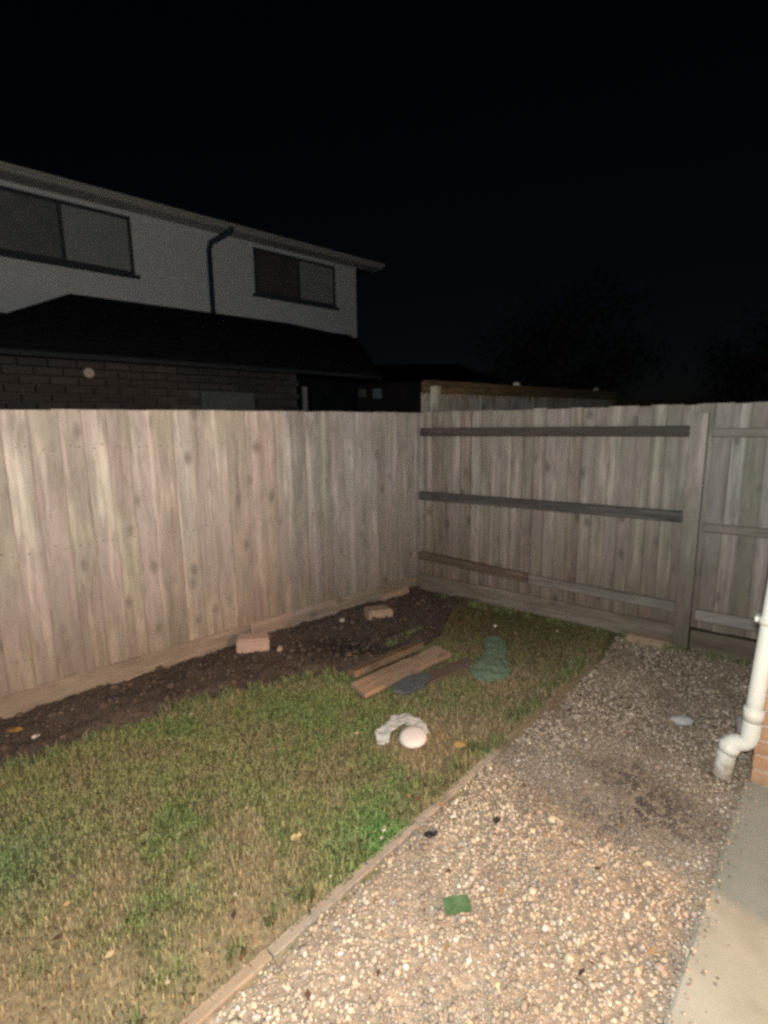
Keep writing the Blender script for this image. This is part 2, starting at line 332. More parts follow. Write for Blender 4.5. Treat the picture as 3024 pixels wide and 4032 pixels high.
gc = gc*(1-mud[:, None])+np.array([.25, .195, .15])*mud[:, None]
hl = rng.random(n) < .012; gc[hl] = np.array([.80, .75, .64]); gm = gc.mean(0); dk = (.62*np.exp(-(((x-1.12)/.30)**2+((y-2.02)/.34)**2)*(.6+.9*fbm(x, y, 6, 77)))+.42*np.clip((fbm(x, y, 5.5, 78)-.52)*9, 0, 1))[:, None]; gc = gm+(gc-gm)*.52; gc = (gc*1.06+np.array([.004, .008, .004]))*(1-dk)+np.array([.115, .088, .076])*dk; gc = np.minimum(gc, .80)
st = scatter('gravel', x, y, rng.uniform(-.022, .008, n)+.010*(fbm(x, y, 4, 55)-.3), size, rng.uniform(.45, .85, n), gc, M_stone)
tag(st, 'loose tan and grey flint gravel between lawn edging and patio', 'gravel', kind='stuff')
x, y = samp(gravel_poly, 75000); r = np.hypot(x, y); n = len(x)
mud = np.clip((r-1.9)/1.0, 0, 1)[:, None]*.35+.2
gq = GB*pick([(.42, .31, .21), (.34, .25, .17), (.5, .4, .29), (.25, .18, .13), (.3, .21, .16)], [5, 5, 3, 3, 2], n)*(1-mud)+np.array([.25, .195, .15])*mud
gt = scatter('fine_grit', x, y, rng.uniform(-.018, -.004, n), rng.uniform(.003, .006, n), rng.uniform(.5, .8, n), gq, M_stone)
tag(gt, 'fine brown grit between the larger gravel stones', 'grit', kind='stuff')
q = rng.random(420)**1.0; e_ = S1_+(S0_-S1_)*(q[:, None]*2.2-.1)+np.array([.806, -.592])*(rng.exponential(.022, 420)[:, None])
ss = scatter('spilled_gravel', e_[:, 0], e_[:, 1], np.full(420, .0325), rng.uniform(.002, .007, 420), rng.uniform(.5, .8, 420), pick([(.5, .4, .3), (.35, .27, .2), (.2, .16, .13)], [3, 3, 2], 420), M_stone)
tag(ss, 'grit and small stones spilled on the edge of the patio', 'grit', kind='stuff')
# stray stones over lawn and soil
x, y = samp(lawn_poly, 2600); dd = pdist(x, y, [tuple(E0), tuple(E1)], False); k = rng.random(len(x)) < np.exp(-dd/.16)*.9+.05; x = x[k]; y = y[k]; n = len(x)
so = scatter('stray_pebbles', x, y, rng.uniform(-.012, .004, n), rng.lognormal(math.log(.007), .4, n).clip(.004, .018), rng.uniform(.5, .8, n),
             pick([(.42, .32, .22), (.55, .46, .34), (.2, .15, .11), (.65, .6, .5)], [4, 3, 4, 1], n), M_stone)
tag(so, 'stray small stones kicked onto the lawn', 'pebbles', kind='stuff')
x, y = samp(soil_poly, 26000); n = len(x); z = np.array([soil_z(a, b) for a, b in zip(x, y)])
cl = scatter('soil_clods', x, y, z+.002, rng.lognormal(math.log(.009), .55, n).clip(.004, .035), rng.uniform(.5, .9, n),
             pick([(.088, .068, .055), (.062, .050, .041), (.11, .082, .064), (.13, .095, .065), (.3, .26, .22)], [8, 8, 4, 1, .05], n), M_clod)
tag(cl, 'crumbled clods on the dark soil strip', 'soil', kind='stuff')

# grass: short blades, patchy
def blades(name, x, y, h, cols, lean=2.6, w=.0028):
    n = len(x); a = rng.uniform(0, 6.28, n); ln = rng.uniform(.2, 1.0, n)*lean*h; wd = w*rng.uniform(.7, 1.4, n)
    ca, sa = np.cos(a), np.sin(a); b2 = a+rng.uniform(-1, 1, n)+1.57; cb, sb = np.cos(b2)*ln, np.sin(b2)*ln
    z0 = np.full(n, -.02)
    v = np.stack([np.stack([x-ca*wd, y-sa*wd, z0], -1), np.stack([x+ca*wd, y+sa*wd, z0], -1),
                  np.stack([x+cb*.4+ca*wd*.8, y+sb*.4+sa*wd*.8, h*.65], -1), np.stack([x+cb*.4-ca*wd*.8, y+sb*.4-sa*wd*.8, h*.65], -1),
                  np.stack([x+cb*1.3, y+sb*1.3, h], -1)], 1)
    f = np.array([[0, 1, 2], [0, 2, 3], [3, 2, 4]]); F = (f[None]+(np.arange(n)*5)[:, None, None]).reshape(-1, 3)
    return link(name, np_mesh(name, v.reshape(-1, 3), F, np.repeat(cols, 3, 0)), M_blade)
x, y = samp(lawn_poly, 640000); t = lawn_tone(x, y); k = (rng.random(len(x)) < .10+.88*t**1.3)
k &= ~inpoly(x, y, [(-.2, 2.96), (-.15, 2.9), (.44, 3.4), (.42, 3.56), (.16, 3.56), (-.22, 3.2)])
x = x[k]; y = y[k]; t = t[k]; n = len(x); 
h = (.002+.0068*t*fbm(x, y, 9, 61)+.004*(fbm(x, y, 14, 62) > .62))*rng.uniform(.4, 1.7, n)
gA = np.array([.130, .178, .066]); gB = np.array([.185, .196, .088]); gC = np.array([.285, .225, .145]); gD = np.array([.08, .16, .08])
u = fbm(x, y, 3.3, 63)[:, None]; w_ = np.clip((u-.42)*4, 0, 1)
c = gB*(1-w_)+gA*w_; tt = np.clip((t[:, None]-.35)*3, 0, 1); c = (gC*.8+gB*.2)*(1-tt)+c*tt
lush = .8*np.exp(-((x+.03)**2+(y-1.86)**2)/.035)[:, None]; c = c*(1-lush)+np.array([.075, .205, .055])*lush
mv = np.clip((fbm(x, y, 5.5, 71)-.52)*5, 0, .55)[:, None]; c = c*(1-mv)+np.array([.20, .165, .105])*mv
teal = .5*np.exp(-((x+1.55)**2+(y-1.7)**2)/.08)[:, None]; c = c*(1-teal)+gD*teal
straw = rng.random(n) < .035; c = c*rng.uniform(.88, 1.12, (n, 1)); c[straw] = np.array([.27, .24, .13])*rng.uniform(.7, 1.2, (straw.sum(), 1))
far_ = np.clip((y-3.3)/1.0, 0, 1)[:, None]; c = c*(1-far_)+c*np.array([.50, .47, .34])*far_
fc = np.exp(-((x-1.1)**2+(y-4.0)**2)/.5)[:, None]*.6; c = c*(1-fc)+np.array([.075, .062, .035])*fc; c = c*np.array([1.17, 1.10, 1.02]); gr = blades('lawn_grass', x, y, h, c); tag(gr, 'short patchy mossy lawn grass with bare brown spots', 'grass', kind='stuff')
# taller tufts along bed edge, fences and edging
xs = []; ys = []
for i in range(150):
    if i < 60: q = rng.uniform(0, 1); p = np.array([-2.6+3.2*q, 0]); pp = np.array([(-2.9, 1.25), (-1.928, 2.275), (-1.144, 2.935), (-.366, 3.275), (.3, 3.95)]); j = rng.integers(0, 4); p = pp[j]+(pp[j+1]-pp[j])*rng.random()
    elif i < 105: p = B+dR*rng.uniform(.3, 4)-np.array([dR[1], -dR[0]])*-.10
    else: p = E0+(E1-E0)*rng.random()+np.array([-.06, .05])
    m_ = rng.integers(15, 50); xs.append(p[0]+rng.normal(0, .022, m_)); ys.append(p[1]+rng.normal(0, .022, m_))
x = np.concatenate(xs); y = np.concatenate(ys); n = len(x)
tf = blades('grass_tufts', x, y, rng.uniform(.02, .05, n), pick([(.12, .17, .06), (.17, .175, .08), (.25, .21, .11)], [4, 4, 1], n), 1.0)
tag(tf, 'longer grass tufts at the edges of the lawn', 'grass', kind='stuff')
# dead leaf bits and twigs
x, y = samp(lawn_poly+[], 700); x2, y2 = samp(gravel_poly, 600); x = np.r_[x, x2]; y = np.r_[y, y2]; n = len(x)
a = rng.uniform(0, 6.28, n); s = rng.uniform(.006, .02, n); q = np.array([[-1, 0], [0, -.5], [1, 0], [0, .5]])
vx = (q[None, :, 0]*np.cos(a)[:, None]-q[None, :, 1]*np.sin(a)[:, None])*s[:, None]+x[:, None]; vy = (q[None, :, 0]*np.sin(a)[:, None]+q[None, :, 1]*np.cos(a)[:, None])*s[:, None]+y[:, None]
vz = .008+rng.uniform(-.003, .010, (n, 4)); V = np.stack([vx, vy, vz], -1).reshape(-1, 3)
ll = link('leaf_litter', np_mesh('leaf_litter', V, np.arange(n*4).reshape(-1, 4), pick([(.24, .16, .09), (.12, .07, .04), (.42, .34, .2), (.08, .05, .04)], [4, 4, 2, 2], n)), M_clod)
tag(ll, 'bits of dead leaf on the lawn and gravel', 'leaf litter', kind='stuff')

# ------------------------------------------------------------------ patio slab
S1 = np.array([1.587, 2.032]); S0 = np.array([.778, 1.169]); dS = (S0-S1)/np.linalg.norm(S0-S1)
out = [S1-dS*.11+(0, 0), S1+dS*4.0, S1+dS*4.0+dW*3.2, S1-dS*.11+dW*3.0]
mb = MB(); pts = [(p[0], p[1]) for p in out]
mb.v = [(px, py, -.1) for px, py in pts]+[(px, py, .03) for px, py in pts]; mb.f = [(3, 2, 1, 0), (4, 5, 6, 7)]+[(i, (i+1) % 4, 4+(i+1) % 4, 4+i) for i in range(4)]
tag(link('patio_slab', mb.mesh('patio_slab', .008, segs=2), M_slab), 'smooth pale concrete patio beside the house', 'patio', kind='structure')

# ------------------------------------------------------------------ fences
def board_mesh(i, w=.125, h=1.66, t0=.004, t1=.012):
    v = []; f = []; rows = 5; r_ = random.Random(i)
    for k in range(rows+1):
        z = h*k/rows; bx = r_.uniform(-.0018, .0018); by = r_.uniform(-.003, .003)
        wl = r_.uniform(-.001, .001)
        v += [(-w/2+bx+wl, -t0+by, z), (w/2+bx-wl, -t1+by, z), (w/2+bx-wl, 0+by, z), (-w/2+bx+wl, 0+by, z)]
    for k in range(rows):
        for j in range(4): a = k*4+j; b = k*4+(j+1) % 4; f.append((a, b, b+4, a+4))
    f += [(3, 2, 1, 0), tuple(rows*4+j for j in range(4))]
    m_ = MB(); m_.v = v; m_.f = f; return m_.mesh('fence_board')
def boards(parent, s0, s1, y, z, h, m, pitch_=.104, flip=False, jit=.004, w=.125):
    ms = [board_mesh(k, w, h) for k in range(6)]
    for me in ms: me.materials.append(m)
    s = s0; i = 0
    while s < s1:
        o = bpy.data.objects.new('fence_board', random.choice(ms)); o.parent = parent
        o.location = (s, y+random.uniform(-.003, .003), z+random.uniform(-jit, jit))
        o.rotation_euler = (random.uniform(-.003, .003), random.uniform(-.004, .004), (math.pi if flip else 0)+math.radians(random.uniform(-.6, 2.4)))
        C.objects.link(o); s += pitch_+random.uniform(-.003, .004); i += 1
def bar(name, parent, a, b, y0, y1, h, m, bev=.003, tri=False):
    """timber running along x from a=(x,z) to b=(x,z), z = top edge"""
    mb = MB(); n = 0
    (x0, z0), (x1, z1) = a, b
    mb.v = [(x0, y0, z0-h), (x1, y0, z1-h), (x1, y1, z1-h), (x0, y1, z0-h), (x0, y0, z0), (x1, y0, z1), (x1, y1, z1), (x0, y1, z0)]
    mb.f = [(0, 3, 2, 1), (4, 5, 6, 7), (0, 1, 5, 4), (1, 2, 6, 5), (2, 3, 7, 6), (3, 0, 4, 7)]
    return link(name, mb.mesh(name, bev), m, parent)
M_nail = mat('rusty_nail', (.13, .10, .082), .8)
def nails(parent, s0, s1, y, zs, pitch_):
    mb = MB(); s = s0
    while s < s1:
        for z_ in zs:
            for k in (0, 1):
                x_ = s+(-.02, .028)[k]+random.uniform(-.006, .006); zz = z_+random.uniform(-.018, .018); n = len(mb.v)
                for r_, yy in ((.0045, y), (.0032, y-.0025)):
                    for i in range(6): a = i*math.pi/3; mb.v.append((x_+r_*math.cos(a), yy, zz+r_*math.sin(a)))
                mb.f += [tuple(n+6+i for i in range(6))]+[(n+i, n+(i+1) % 6, n+6+(i+1) % 6, n+6+i) for i in range(6)]
        s += pitch_
    o = link('nail_heads', mb.mesh('nail_heads'), M_nail, parent); o['kind'] = 'stuff'
fl = empty('timber_fence', (A[0], A[1], 0), angL)
tag(fl, 'closeboard timber fence on the left seen from its smooth boarded face above the soil', 'fence')
boards(fl, -2.4, lenL+.03, 0, .145, 1.65, M_fence, .132, w=.155)
for a_, b_2 in ((-2.5, -.5), (-.492, 1.6), (1.608, lenL+.03)): bar('gravel_board', fl, (a_, .15), (b_2, .15), -.016, .010, .17, M_gboard, .0015)
for s in (-2.4, -.5, 1.6): link('fence_post', MB().box((-.05, .035, -.1), (.05, .135, 1.75)).mesh('fence_post', .004), M_post, fl, (s, 0, 0))
for z_ in (.35, 1.0, 1.6): bar('rail', fl, (-2.5, z_), (lenL-.05, z_), .012, .034, .07, M_rail2)

nails(fl, -2.38, lenL, -.0135, (.32, .97, 1.57), .1325)
fr = empty('timber_fence', (B[0], B[1], 0), angR)
tag(fr, 'closeboard timber fence on the right with dark rails and a grey post on this side', 'fence')
yB = .075      # boards sit behind the rails
boards(fr, .03, 4.9, yB, .13, 1.665, M_fence2, .100, False, .006, .12)
bar('rail', fr, (.07, 1.645), (2.351, 1.645), -.0, .055, .078, M_rail, .005)
bar('rail', fr, (.055, 1.020), (2.351, 1.020), -.0, .055, .080, M_rail, .005)
bar('rail', fr, (.050, .405), (1.19, .352), .0, .055, .078, M_lowrail, .005)
M_rail3 = wood('dull_rail', (.25, .22, .185), (.18, .158, .135), (.12, .103, .088), axis=0)
bar('rail', fr, (1.196, .345), (2.351, .322), .006, .055, .075, M_rail3, .005)
bar('rail', fr, (2.475, 1.625), (4.8, 1.625), .012, .060, .062, M_rail2, .008)
bar('rail', fr, (2.475, .945), (4.8, .93), .012, .060, .062, M_rail2, .008)
bar('rail', fr, (2.475, .29), (4.8, .28), .012, .060, .085, M_rail2, .008)
bar('gravel_board', fr, (.02, .165), (2.35, .135), .030, .055, .18, M_gboard2)
bar('gravel_board', fr, (2.46, .125), (4.8, .12), .018, .048, .15, M_gboard2)
pm = MB().box((-.053, -.035, -.1), (.053, .062, 1.735)).mesh('fence_post', .005); link('fence_post', pm, M_post, fr, (lenR-.005, 0, 0))
link('fence_post', MB().box((-.05, .066, -.1), (.05, .16, 1.76)).mesh('fence_post', .005), M_post, fr, (4.75, 0, 0))
m_pp = wood('pale_corner_post', (.40, .40, .33), (.30, .30, .245), (.2, .19, .15))
link('corner_post', MB().box((-.04, -.04, -.1), (.04, .04, 2.045)).mesh('corner_post', .005), m_pp, fr, (.155, .16, 0))

# taller fence continuing beyond the corner
ft = empty('timber_fence', (B[0]+dL[0]*.1, B[1]+dL[1]*.1, 0), angL)
tag(ft, 'taller far fence beyond the corner with a rust brown capping along its top', 'fence')
m_cap = wood('rusty_capping', (.16, .115, .06), (.10, .072, .042), (.055, .04, .028), axis=0)
m_rust = wood('rust_stained_boards', (.33, .25, .16), (.24, .17, .10), (.2, .11, .04))
boards(ft, .12, 4.2, .0, .1, 1.94, M_shed, .115)
boards(ft, 4.25, 9.0, .03, .1, 1.80, m_cap, .115)
bar('capping', ft, (.06, 2.11), (4.3, 2.135), -.035, .05, .125, m_cap, .006)
bar('capping', ft, (4.35, 2.03), (9.2, 2.0), -.02, .05, .15, m_cap, .006)
for i in range(34):     # rust runs under the capping
    h_ = random.uniform(.02, .075); s = .25+i*.105+random.uniform(-.03, .03); w_ = random.uniform(.02, .05)
    link('rust_drip', MB().poly([(-w_, 0, 0), (w_, 0, 0), (w_*.3, 0, -h_), (-w_*.3, 0, -h_*.8)]).mesh('rust_drip'), m_rust, ft, (s, -.016-.0003*(i % 3), 1.99))
link('fence_post', MB().box((-.05, .045, -.1), (.05, .14, 2.0)).mesh('fence_post', .004), M_post, ft, (2.2, 0, 0))
link('fence_post', MB().box((-.05, .045, -.1), (.05, .14, 2.0)).mesh('fence_post', .004), M_post, ft, (.2, 0, 0))

def lump(name, loc, s, m, label, cat, seed=0, rz=0, sub=3, amp=.25, group=None, f=3.0):
    bm = bmesh.new(); bmesh.ops.create_icosphere(bm, subdivisions=sub, radius=1); from mathutils import noise as mn
    for v in bm.verts: v.co *= 1+amp*mn.noise(v.co*f*.5+Vector((seed*7.1, 3, 1)))
    for v in bm.verts: v.co = Vector((v.co.x*s[0], v.co.y*s[1], v.co.z*s[2]))
    me = bpy.data.meshes.new(name); bm.to_mesh(me); bm.free(); me.polygons.foreach_set('use_smooth', [True]*len(me.polygons))
    return tag(link(name, me, m, None, loc, (0, 0, rz)), label, cat, group)
M_palelump = speck('pale_lump', (.42, .38, .3), (.5, .45, .36), 30)
def on_ft(s, y, z): p = np.array([B[0], B[1]])+dL*(.1+s)+nL*y; return (p[0], p[1], z)
lump('stone', on_ft(1.66, 0, 2.135), (.055, .035, .03), M_palelump, 'larger pale stone resting on the brown capping of the far fence', 'stone', 1, angL)
lump('stone', on_ft(3.70, 0, 2.145), (.05, .035, .024), M_palelump, 'smaller dull stone on the far end of the brown fence capping', 'stone', 2, angL)

# ------------------------------------------------------------------ own house (right edge of the view) with the open garden door behind it
hs = empty('brick_house', (W0[0], W0[1], 0), angW)
tag(hs, 'orange brick house wall with pale mortar at the right edge behind the white downpipe', 'house')
# local frame: x along the gable wall (away right), y = outwards is -y (towards the camera)
def hw(x0, x1, y0, y1, z0, z1): return MB().box((x0, y0, z0), (x1, y1, z1))
link('wall', hw(.006, 1.20, .006, .25, -.1, 5.0).mesh('wall'), M_mortar, hs)
bl, bh, jt = .215, .065, .010; bme = MB().box((0, 0, 0), (bl, .1025, bh)).mesh('brick', .003); bme.materials.append(M_brick)
bhe = MB().box((0, 0, 0), (.1025, .1025, bh)).mesh('half_brick', .003); bhe.materials.append(M_brick)
bside = MB().box((0, 0, 0), (.1025, bl, bh)).mesh('side_brick', .003); bside.materials.append(M_brick)
for c_ in range(28):
    z = .006+c_*(bh+jt); x = 0.0
    if c_ % 2: link('brick', bside, None, hs, (0, 0, z)); x = .1125
    else: link('brick', bme, None, hs, (0, 0, z)); x = .225
    while x < 1.17:
        me = bme if x+bl < 1.19 else bhe
        if x+.1025 > 1.2: break
        link('brick', me, None, hs, (x, random.uniform(-.001, .001), z)); x += (bl if me is bme else .1025)+jt
wt = hw(1.20, 1.45, -5.0, .25, -.1, 5.0)
# wall with the door opening: t = 1.116 .. 3.0
link('wall', hw(1.205, 1.45, -1.116, .25, -.1, 5.0).mesh('wall'), M_brick, hs)
link('wall', hw(1.205, 1.45, -5.2, -3.0, -.1, 5.0).mesh('wall'), M_brick, hs)
link('lintel', hw(1.205, 1.45, -3.0, -1.116, 2.12, 5.0).mesh('lintel'), M_brick, hs)
for q in ((-1.160, -1.116), (-3.0, -2.956)): link('door_frame', hw(1.26, 1.33, q[0], q[1], .03, 2.12).mesh('door_frame', .003), M_pvc, hs)
link('door_frame', hw(1.26, 1.33, -2.956, -1.160, 2.07, 2.118).mesh('door_frame', .003), M_pvc, hs)
link('room_shell', MB().poly([(1.45, -5.2, .04), (5, -5.2, .04), (5, .25, .04), (1.45, .25, .04)]).poly([(1.45, -5.2, 2.4), (5, -5.2, 2.4), (5, .25, 2.4), (1.45, .25, 2.4)])
     .poly([(5, -5.2, .04), (5, .25, .04), (5, .25, 2.4), (5, -5.2, 2.4)]).poly([(1.45, .246, .04), (5, .246, .04), (5, .246, 2.4), (1.45, .246, 2.4)]).poly([(1.45, -5.2, .04), (5, -5.2, .04), (5, -5.2, 2.4), (1.45, -5.2, 2.4)]).mesh('room_shell'), M_inner, hs)
link('wall', hw(1.45, 5.2, .25, .30, -.1, 5.0).mesh('wall'), M_brick, hs)
link('wall', hw(5.02, 5.2, -5.2, .25, -.1, 5.0).mesh('wall'), M_brick, hs)
link('wall', hw(1.45, 5.02, -5.3, -5.21, -.1, 5.0).mesh('wall'), M_brick, hs)
link('roof', MB().box((-.3, -5.6, 5.0), (5.5, .6, 5.12)).mesh('roof', .01), M_tile, hs)
cl_ = empty('ceiling_lamp', (2.98, -.75, 2.38)); tag(cl_, 'ceiling lamp in the room behind the garden door', 'lamp')
link('flex', MB().tube([(0, 0, 0), (0, 0, -.16)], .006, 6).mesh('flex'), M_frame, cl_)
link('holder', MB().tube([(0, 0, -.16), (0, 0, -.23)], [.02, .03], 10).mesh('holder'), M_pvc, cl_)

# white downpipe with its shoe
dp = empty('downpipe', (0, 0, 0)); tag(dp, 'white plastic rainwater downpipe with a bent shoe at the brick corner', 'downpipe')
def bez(pts, n=9):
    o = []; P = [Vector(p) for p in pts]
    for i in range(n+1):
        t_ = i/n; q = P[:]
        while len(q) > 1: q = [q[j].lerp(q[j+1], t_) for j in range(len(q)-1)]
        o.append(q[0])
    return o
path = [(1.6565, 2.1025, .37), (1.655, 2.104, .27), (1.650, 2.108, .238), (1.640, 2.116, .222), (1.612, 2.136, .208), (1.598, 2.146, .192), (1.591, 2.150, .165), (1.586, 2.153, .10), (1.580, 2.156, .03)]
PU = Vector((1.659, 2.101, .45))
M_pipe = speck('white_pvc_pipe', (.76, .79, .73), (.81, .84, .78), 3, .42, .02, .4)
geo = nd(M_pipe, 'ShaderNodeNewGeometry'); sx = nd(M_pipe, 'ShaderNodeSeparateXYZ'); L(M_pipe, geo.outputs['Position'], sx.inputs[0])
ns = noise(M_pipe, coords(M_pipe, (1, 1, 1), False), 26, 5, .7); ma = nd(M_pipe, 'ShaderNodeMath', operation='MULTIPLY_ADD'); L(M_pipe, ns, ma.inputs[0]); ma.inputs[1].default_value = -.36; L(M_pipe, sx.outputs[2], ma.inputs[2])
rr = ramp(M_pipe, [(.0, (.75, .75, .75)), (.10, (.1, .1, .1)), (.5, (0, 0, 0))]); ad = nd(M_pipe, 'ShaderNodeMath', operation='ADD'); L(M_pipe, ma.outputs[0], ad.inputs[0]); ad.inputs[1].default_value = .12; L(M_pipe, ad.outputs[0], rr.inputs[0])
old = base(M_pipe).links[0].from_socket; L(M_pipe, mix(M_pipe, rr.outputs[0], old, (.22, .17, .12)), base(M_pipe))       # mud splashed on the shoe
link('pipe', MB().tube([(1.735, 2.045, 5.0), (1.690, 2.078, 1.3), PU, (1.656, 2.103, .36)], .034, 18).mesh('pipe', smooth=True), M_pipe, dp)
link('pipe_shoe', MB().tube(path, [.038, .038, .038, .038, .039, .039, .039, .040, .041], 20, cap=False).tube([(1.580, 2.156, .03), (1.583, 2.155, .05)], .034, 16).mesh('pipe_shoe', smooth=True), M_pipe, dp)
link('shoe_socket', MB().tube([(1.600, 2.144, .197), (1.592, 2.149, .155)], .0435, 18).mesh('shoe_socket', smooth=True), M_pipe, dp)
link('bracket', MB().box((-.055, -.012, -.012), (.055, .035, .012)).mesh('bracket', .003), M_pipe, dp, (1.678, 2.099, .815), (0, 0, angW))
link('collar', MB().tube([(1.656, 2.103, .34), (1.6575, 2.102, .40)], .041, 18).mesh('collar', smooth=True), M_pvc, dp)
link('pipe_clip', MB().tube([(1.671, 2.092, .80), (1.672, 2.091, .83)], .042, 18).mesh('pipe_clip', smooth=True), M_pvc, dp)

# ------------------------------------------------------------------ neighbour's house
HC = np.array([-.543, 11.742]); nh = empty('neighbour_house', (HC[0], HC[1], 0), angL)
tag(nh, 'dim two storey house with pale upper wall and dark low roof behind the left fence', 'house')
link('wall', MB().box((-11, 0, 3.30), (0, 6, 5.06)).mesh('wall'), M_render, nh)
link('lower_wall', MB().box((-11, .03, 0), (-.03, 5.9, 3.295)).mesh('lower_wall'), M_tile, nh)
link('soffit', MB().box((-11.4, -.32, 5.035), (.50, -.005, 5.055)).mesh('soffit'), M_trim, nh)
link('fascia', MB().box((-11.4, -.345, 5.045), (.50, -.321, 5.12)).mesh('fascia', .003), M_trim, nh)
link('gutter', MB().tube([(-11.4, -.375, 5.10), (.50, -.375, 5.10)], .028, 8).mesh('gutter'), M_trim, nh)
rf = MB(); rf.poly([(-11.5, -.36, 5.145), (.64, -.36, 5.145), (.64, 3, 6.2), (-11.5, 3, 6.2)]).poly([(.64, 6.36, 5.145), (-11.5, 6.36, 5.145), (-11.5, 3, 6.2), (.64, 3, 6.2)]).poly([(.50, -.3, 5.05), (.60, 6.3, 5.05), (.60, 3, 6.18)])
link('roof', rf.mesh('roof'), M_tile, nh)
def window(parent, x0, x1, z0, z1, mul, mats, y=-.0, fr_=.055):
    w = MB().box((x0, y-.03, z0), (x1, y+.01, z0+fr_)).box((x0, y-.03, z1-fr_), (x1, y+.01, z1)).box((x0, y-.03, z0+fr_), (x0+fr_, y+.01, z1-fr_)).box((x1-fr_, y-.03, z0+fr_), (x1, y+.01, z1-fr_)).box((mul-fr_/2, y-.028, z0+fr_), (mul+fr_/2, y+.01, z1-fr_))
    o = link('window', w.mesh('window_frame', .004), M_frame, parent)
    link('pane', MB().box((x0+fr_, y-.016, z0+fr_), (mul-fr_/2, y-.008, z1-fr_)).mesh('pane'), mats[0], o)
    link('pane', MB().box((mul+fr_/2, y-.016, z0+fr_), (x1-fr_, y-.008, z1-fr_)).mesh('pane'), mats[1], o)
    link('sill', MB().box((x0-.06, y-.09, z0-.05), (x1+.06, y-.001, z0-.004)).mesh('sill', .004), M_frame, o)
window(nh, -6.55, -4.58, 4.09, 4.955, -5.55, (M_darkglass, M_blind))
window(nh, -2.45, -.58, 4.14, 4.955, -1.48, (M_brownglass, M_blind))
link('drainpipe', MB().tube([(-3.02, -.37, 5.08), (-3.05, -.33, 5.0), (-3.30, -.08, 4.83), (-3.33, -.06, 4.72), (-3.33, -.06, 3.6)], .045, 10).mesh('drainpipe'), M_dpipe, nh)
# single storey brick extension
EX = np.array([-.981, 6.364]); ne = empty('brick_extension', (EX[0], EX[1], 0), angL)
tag(ne, 'low dark brick extension under a dark lean-to roof just behind the left fence', 'extension')
link('wall', MB().box((-3.4, .112, 0), (-.006, 3.6, 2.40)).mesh('wall'), M_nmortar, ne)
nb = MB().box((0, 0, 0), (.215, .1, .065)).mesh('brick', .003); nb.materials.append(M_nbrick); stuff = MB(); cnt = 0
rows = []
for c_ in range(31):
    z = .01+c_*.0765; x = -3.4+(c_ % 2)*.1125
    while x < -.2:
        rows.append((x, z)); x += .225
rows = [r_ for r_ in rows if not (-1.28 < r_[0]+.1 < -.62 and r_[1] < 2.03)]
rows.sort(key=lambda q: -q[1]); vis = rows[:290]; rest = rows[290:]
for (x, z) in vis: link('brick', nb, None, ne, (x, .012+random.uniform(-.002, .003), z))
for (x, z) in rest: stuff.box((x, .012, z), (x+.215, .111, z+.065))
o = link('brick_courses', stuff.mesh('brick_courses'), M_nbrick, ne); o['kind'] = 'stuff'
link('door', MB().box((-1.26, -.004, .05), (-.64, .06, 2.06)).mesh('door', .01), speck('dull_green_door', (.055, .064, .062), (.072, .08, .077), 3), ne)
link('corner_pipe', MB().tube([(.02, -.03, 0), (.02, -.03, 2.15)], .035, 10).mesh('corner_pipe'), speck('grey_pipe', (.10, .10, .11), (.13, .13, .14), 4), ne)
bm_ = MB().tube([(-2.31, .012, 2.185), (-2.31, -.03, 2.185)], .045, 14); link('wall_vent', bm_.mesh('wall_vent', .004), speck('dull_vent', (.20, .19, .17), (.25, .24, .21), 20), ne)
zr = lambda k: 2.40+.346*k
top_v = [(-3.5, -.25, zr(-.25)), (1.1, -.25, zr(-.25)), (3.9, 3.66, 3.58), (2.15, 3.66, 3.69), (-1.6, 3.66, 3.67)]
rf = MB(); rf.poly(top_v[:2]+top_v[2:]); 
rf = MB(); n5 = 5; rf.v = [(a, b, c+.0) for a, b, c in top_v]+[(a, b, c-.035) for a, b, c in top_v]
rf.f = [(0, 1, 2), (0, 2, 3), (0, 3, 4), (7, 6, 5), (8, 7, 5), (9, 8, 5)]+[(i, (i+1) % 5, 5+(i+1) % 5, 5+i) for i in range(5)]
o = link('roof', rf.mesh('roof'), M_tile, ne)
for i in range(1, 17):     # tile courses, each lapping the one below
    k0 = -.25+(i-1)*.235; fr_ = (k0+.25)/3.9; x0 = -3.5+1.9*(fr_+.06)+.02; x1 = 1.1+2.7*fr_-.1; x0 += .02
    link('tile_course', MB().box((x0, k0, -.004), (x1, k0+.23, .003)).mesh('tile_course'), M_tile, ne, (0, 0, 0))
for o_ in [q for q in ne.children if q.name.startswith('tile_course')]:
    k0 = min(v.co.y for v in o_.data.vertices)
    for v in o_.data.vertices: v.co.z += min(zr(v.co.y), 3.58)+.004 - (.0 if v.co.y > k0+.1 else -.001)
link('roof_hip', MB().poly([(-3.5, -.25, 2.30), (-3.7, 3.66, 2.6), (-1.6, 3.66, 3.66)]).mesh('roof_hip'), M_tile, ne)

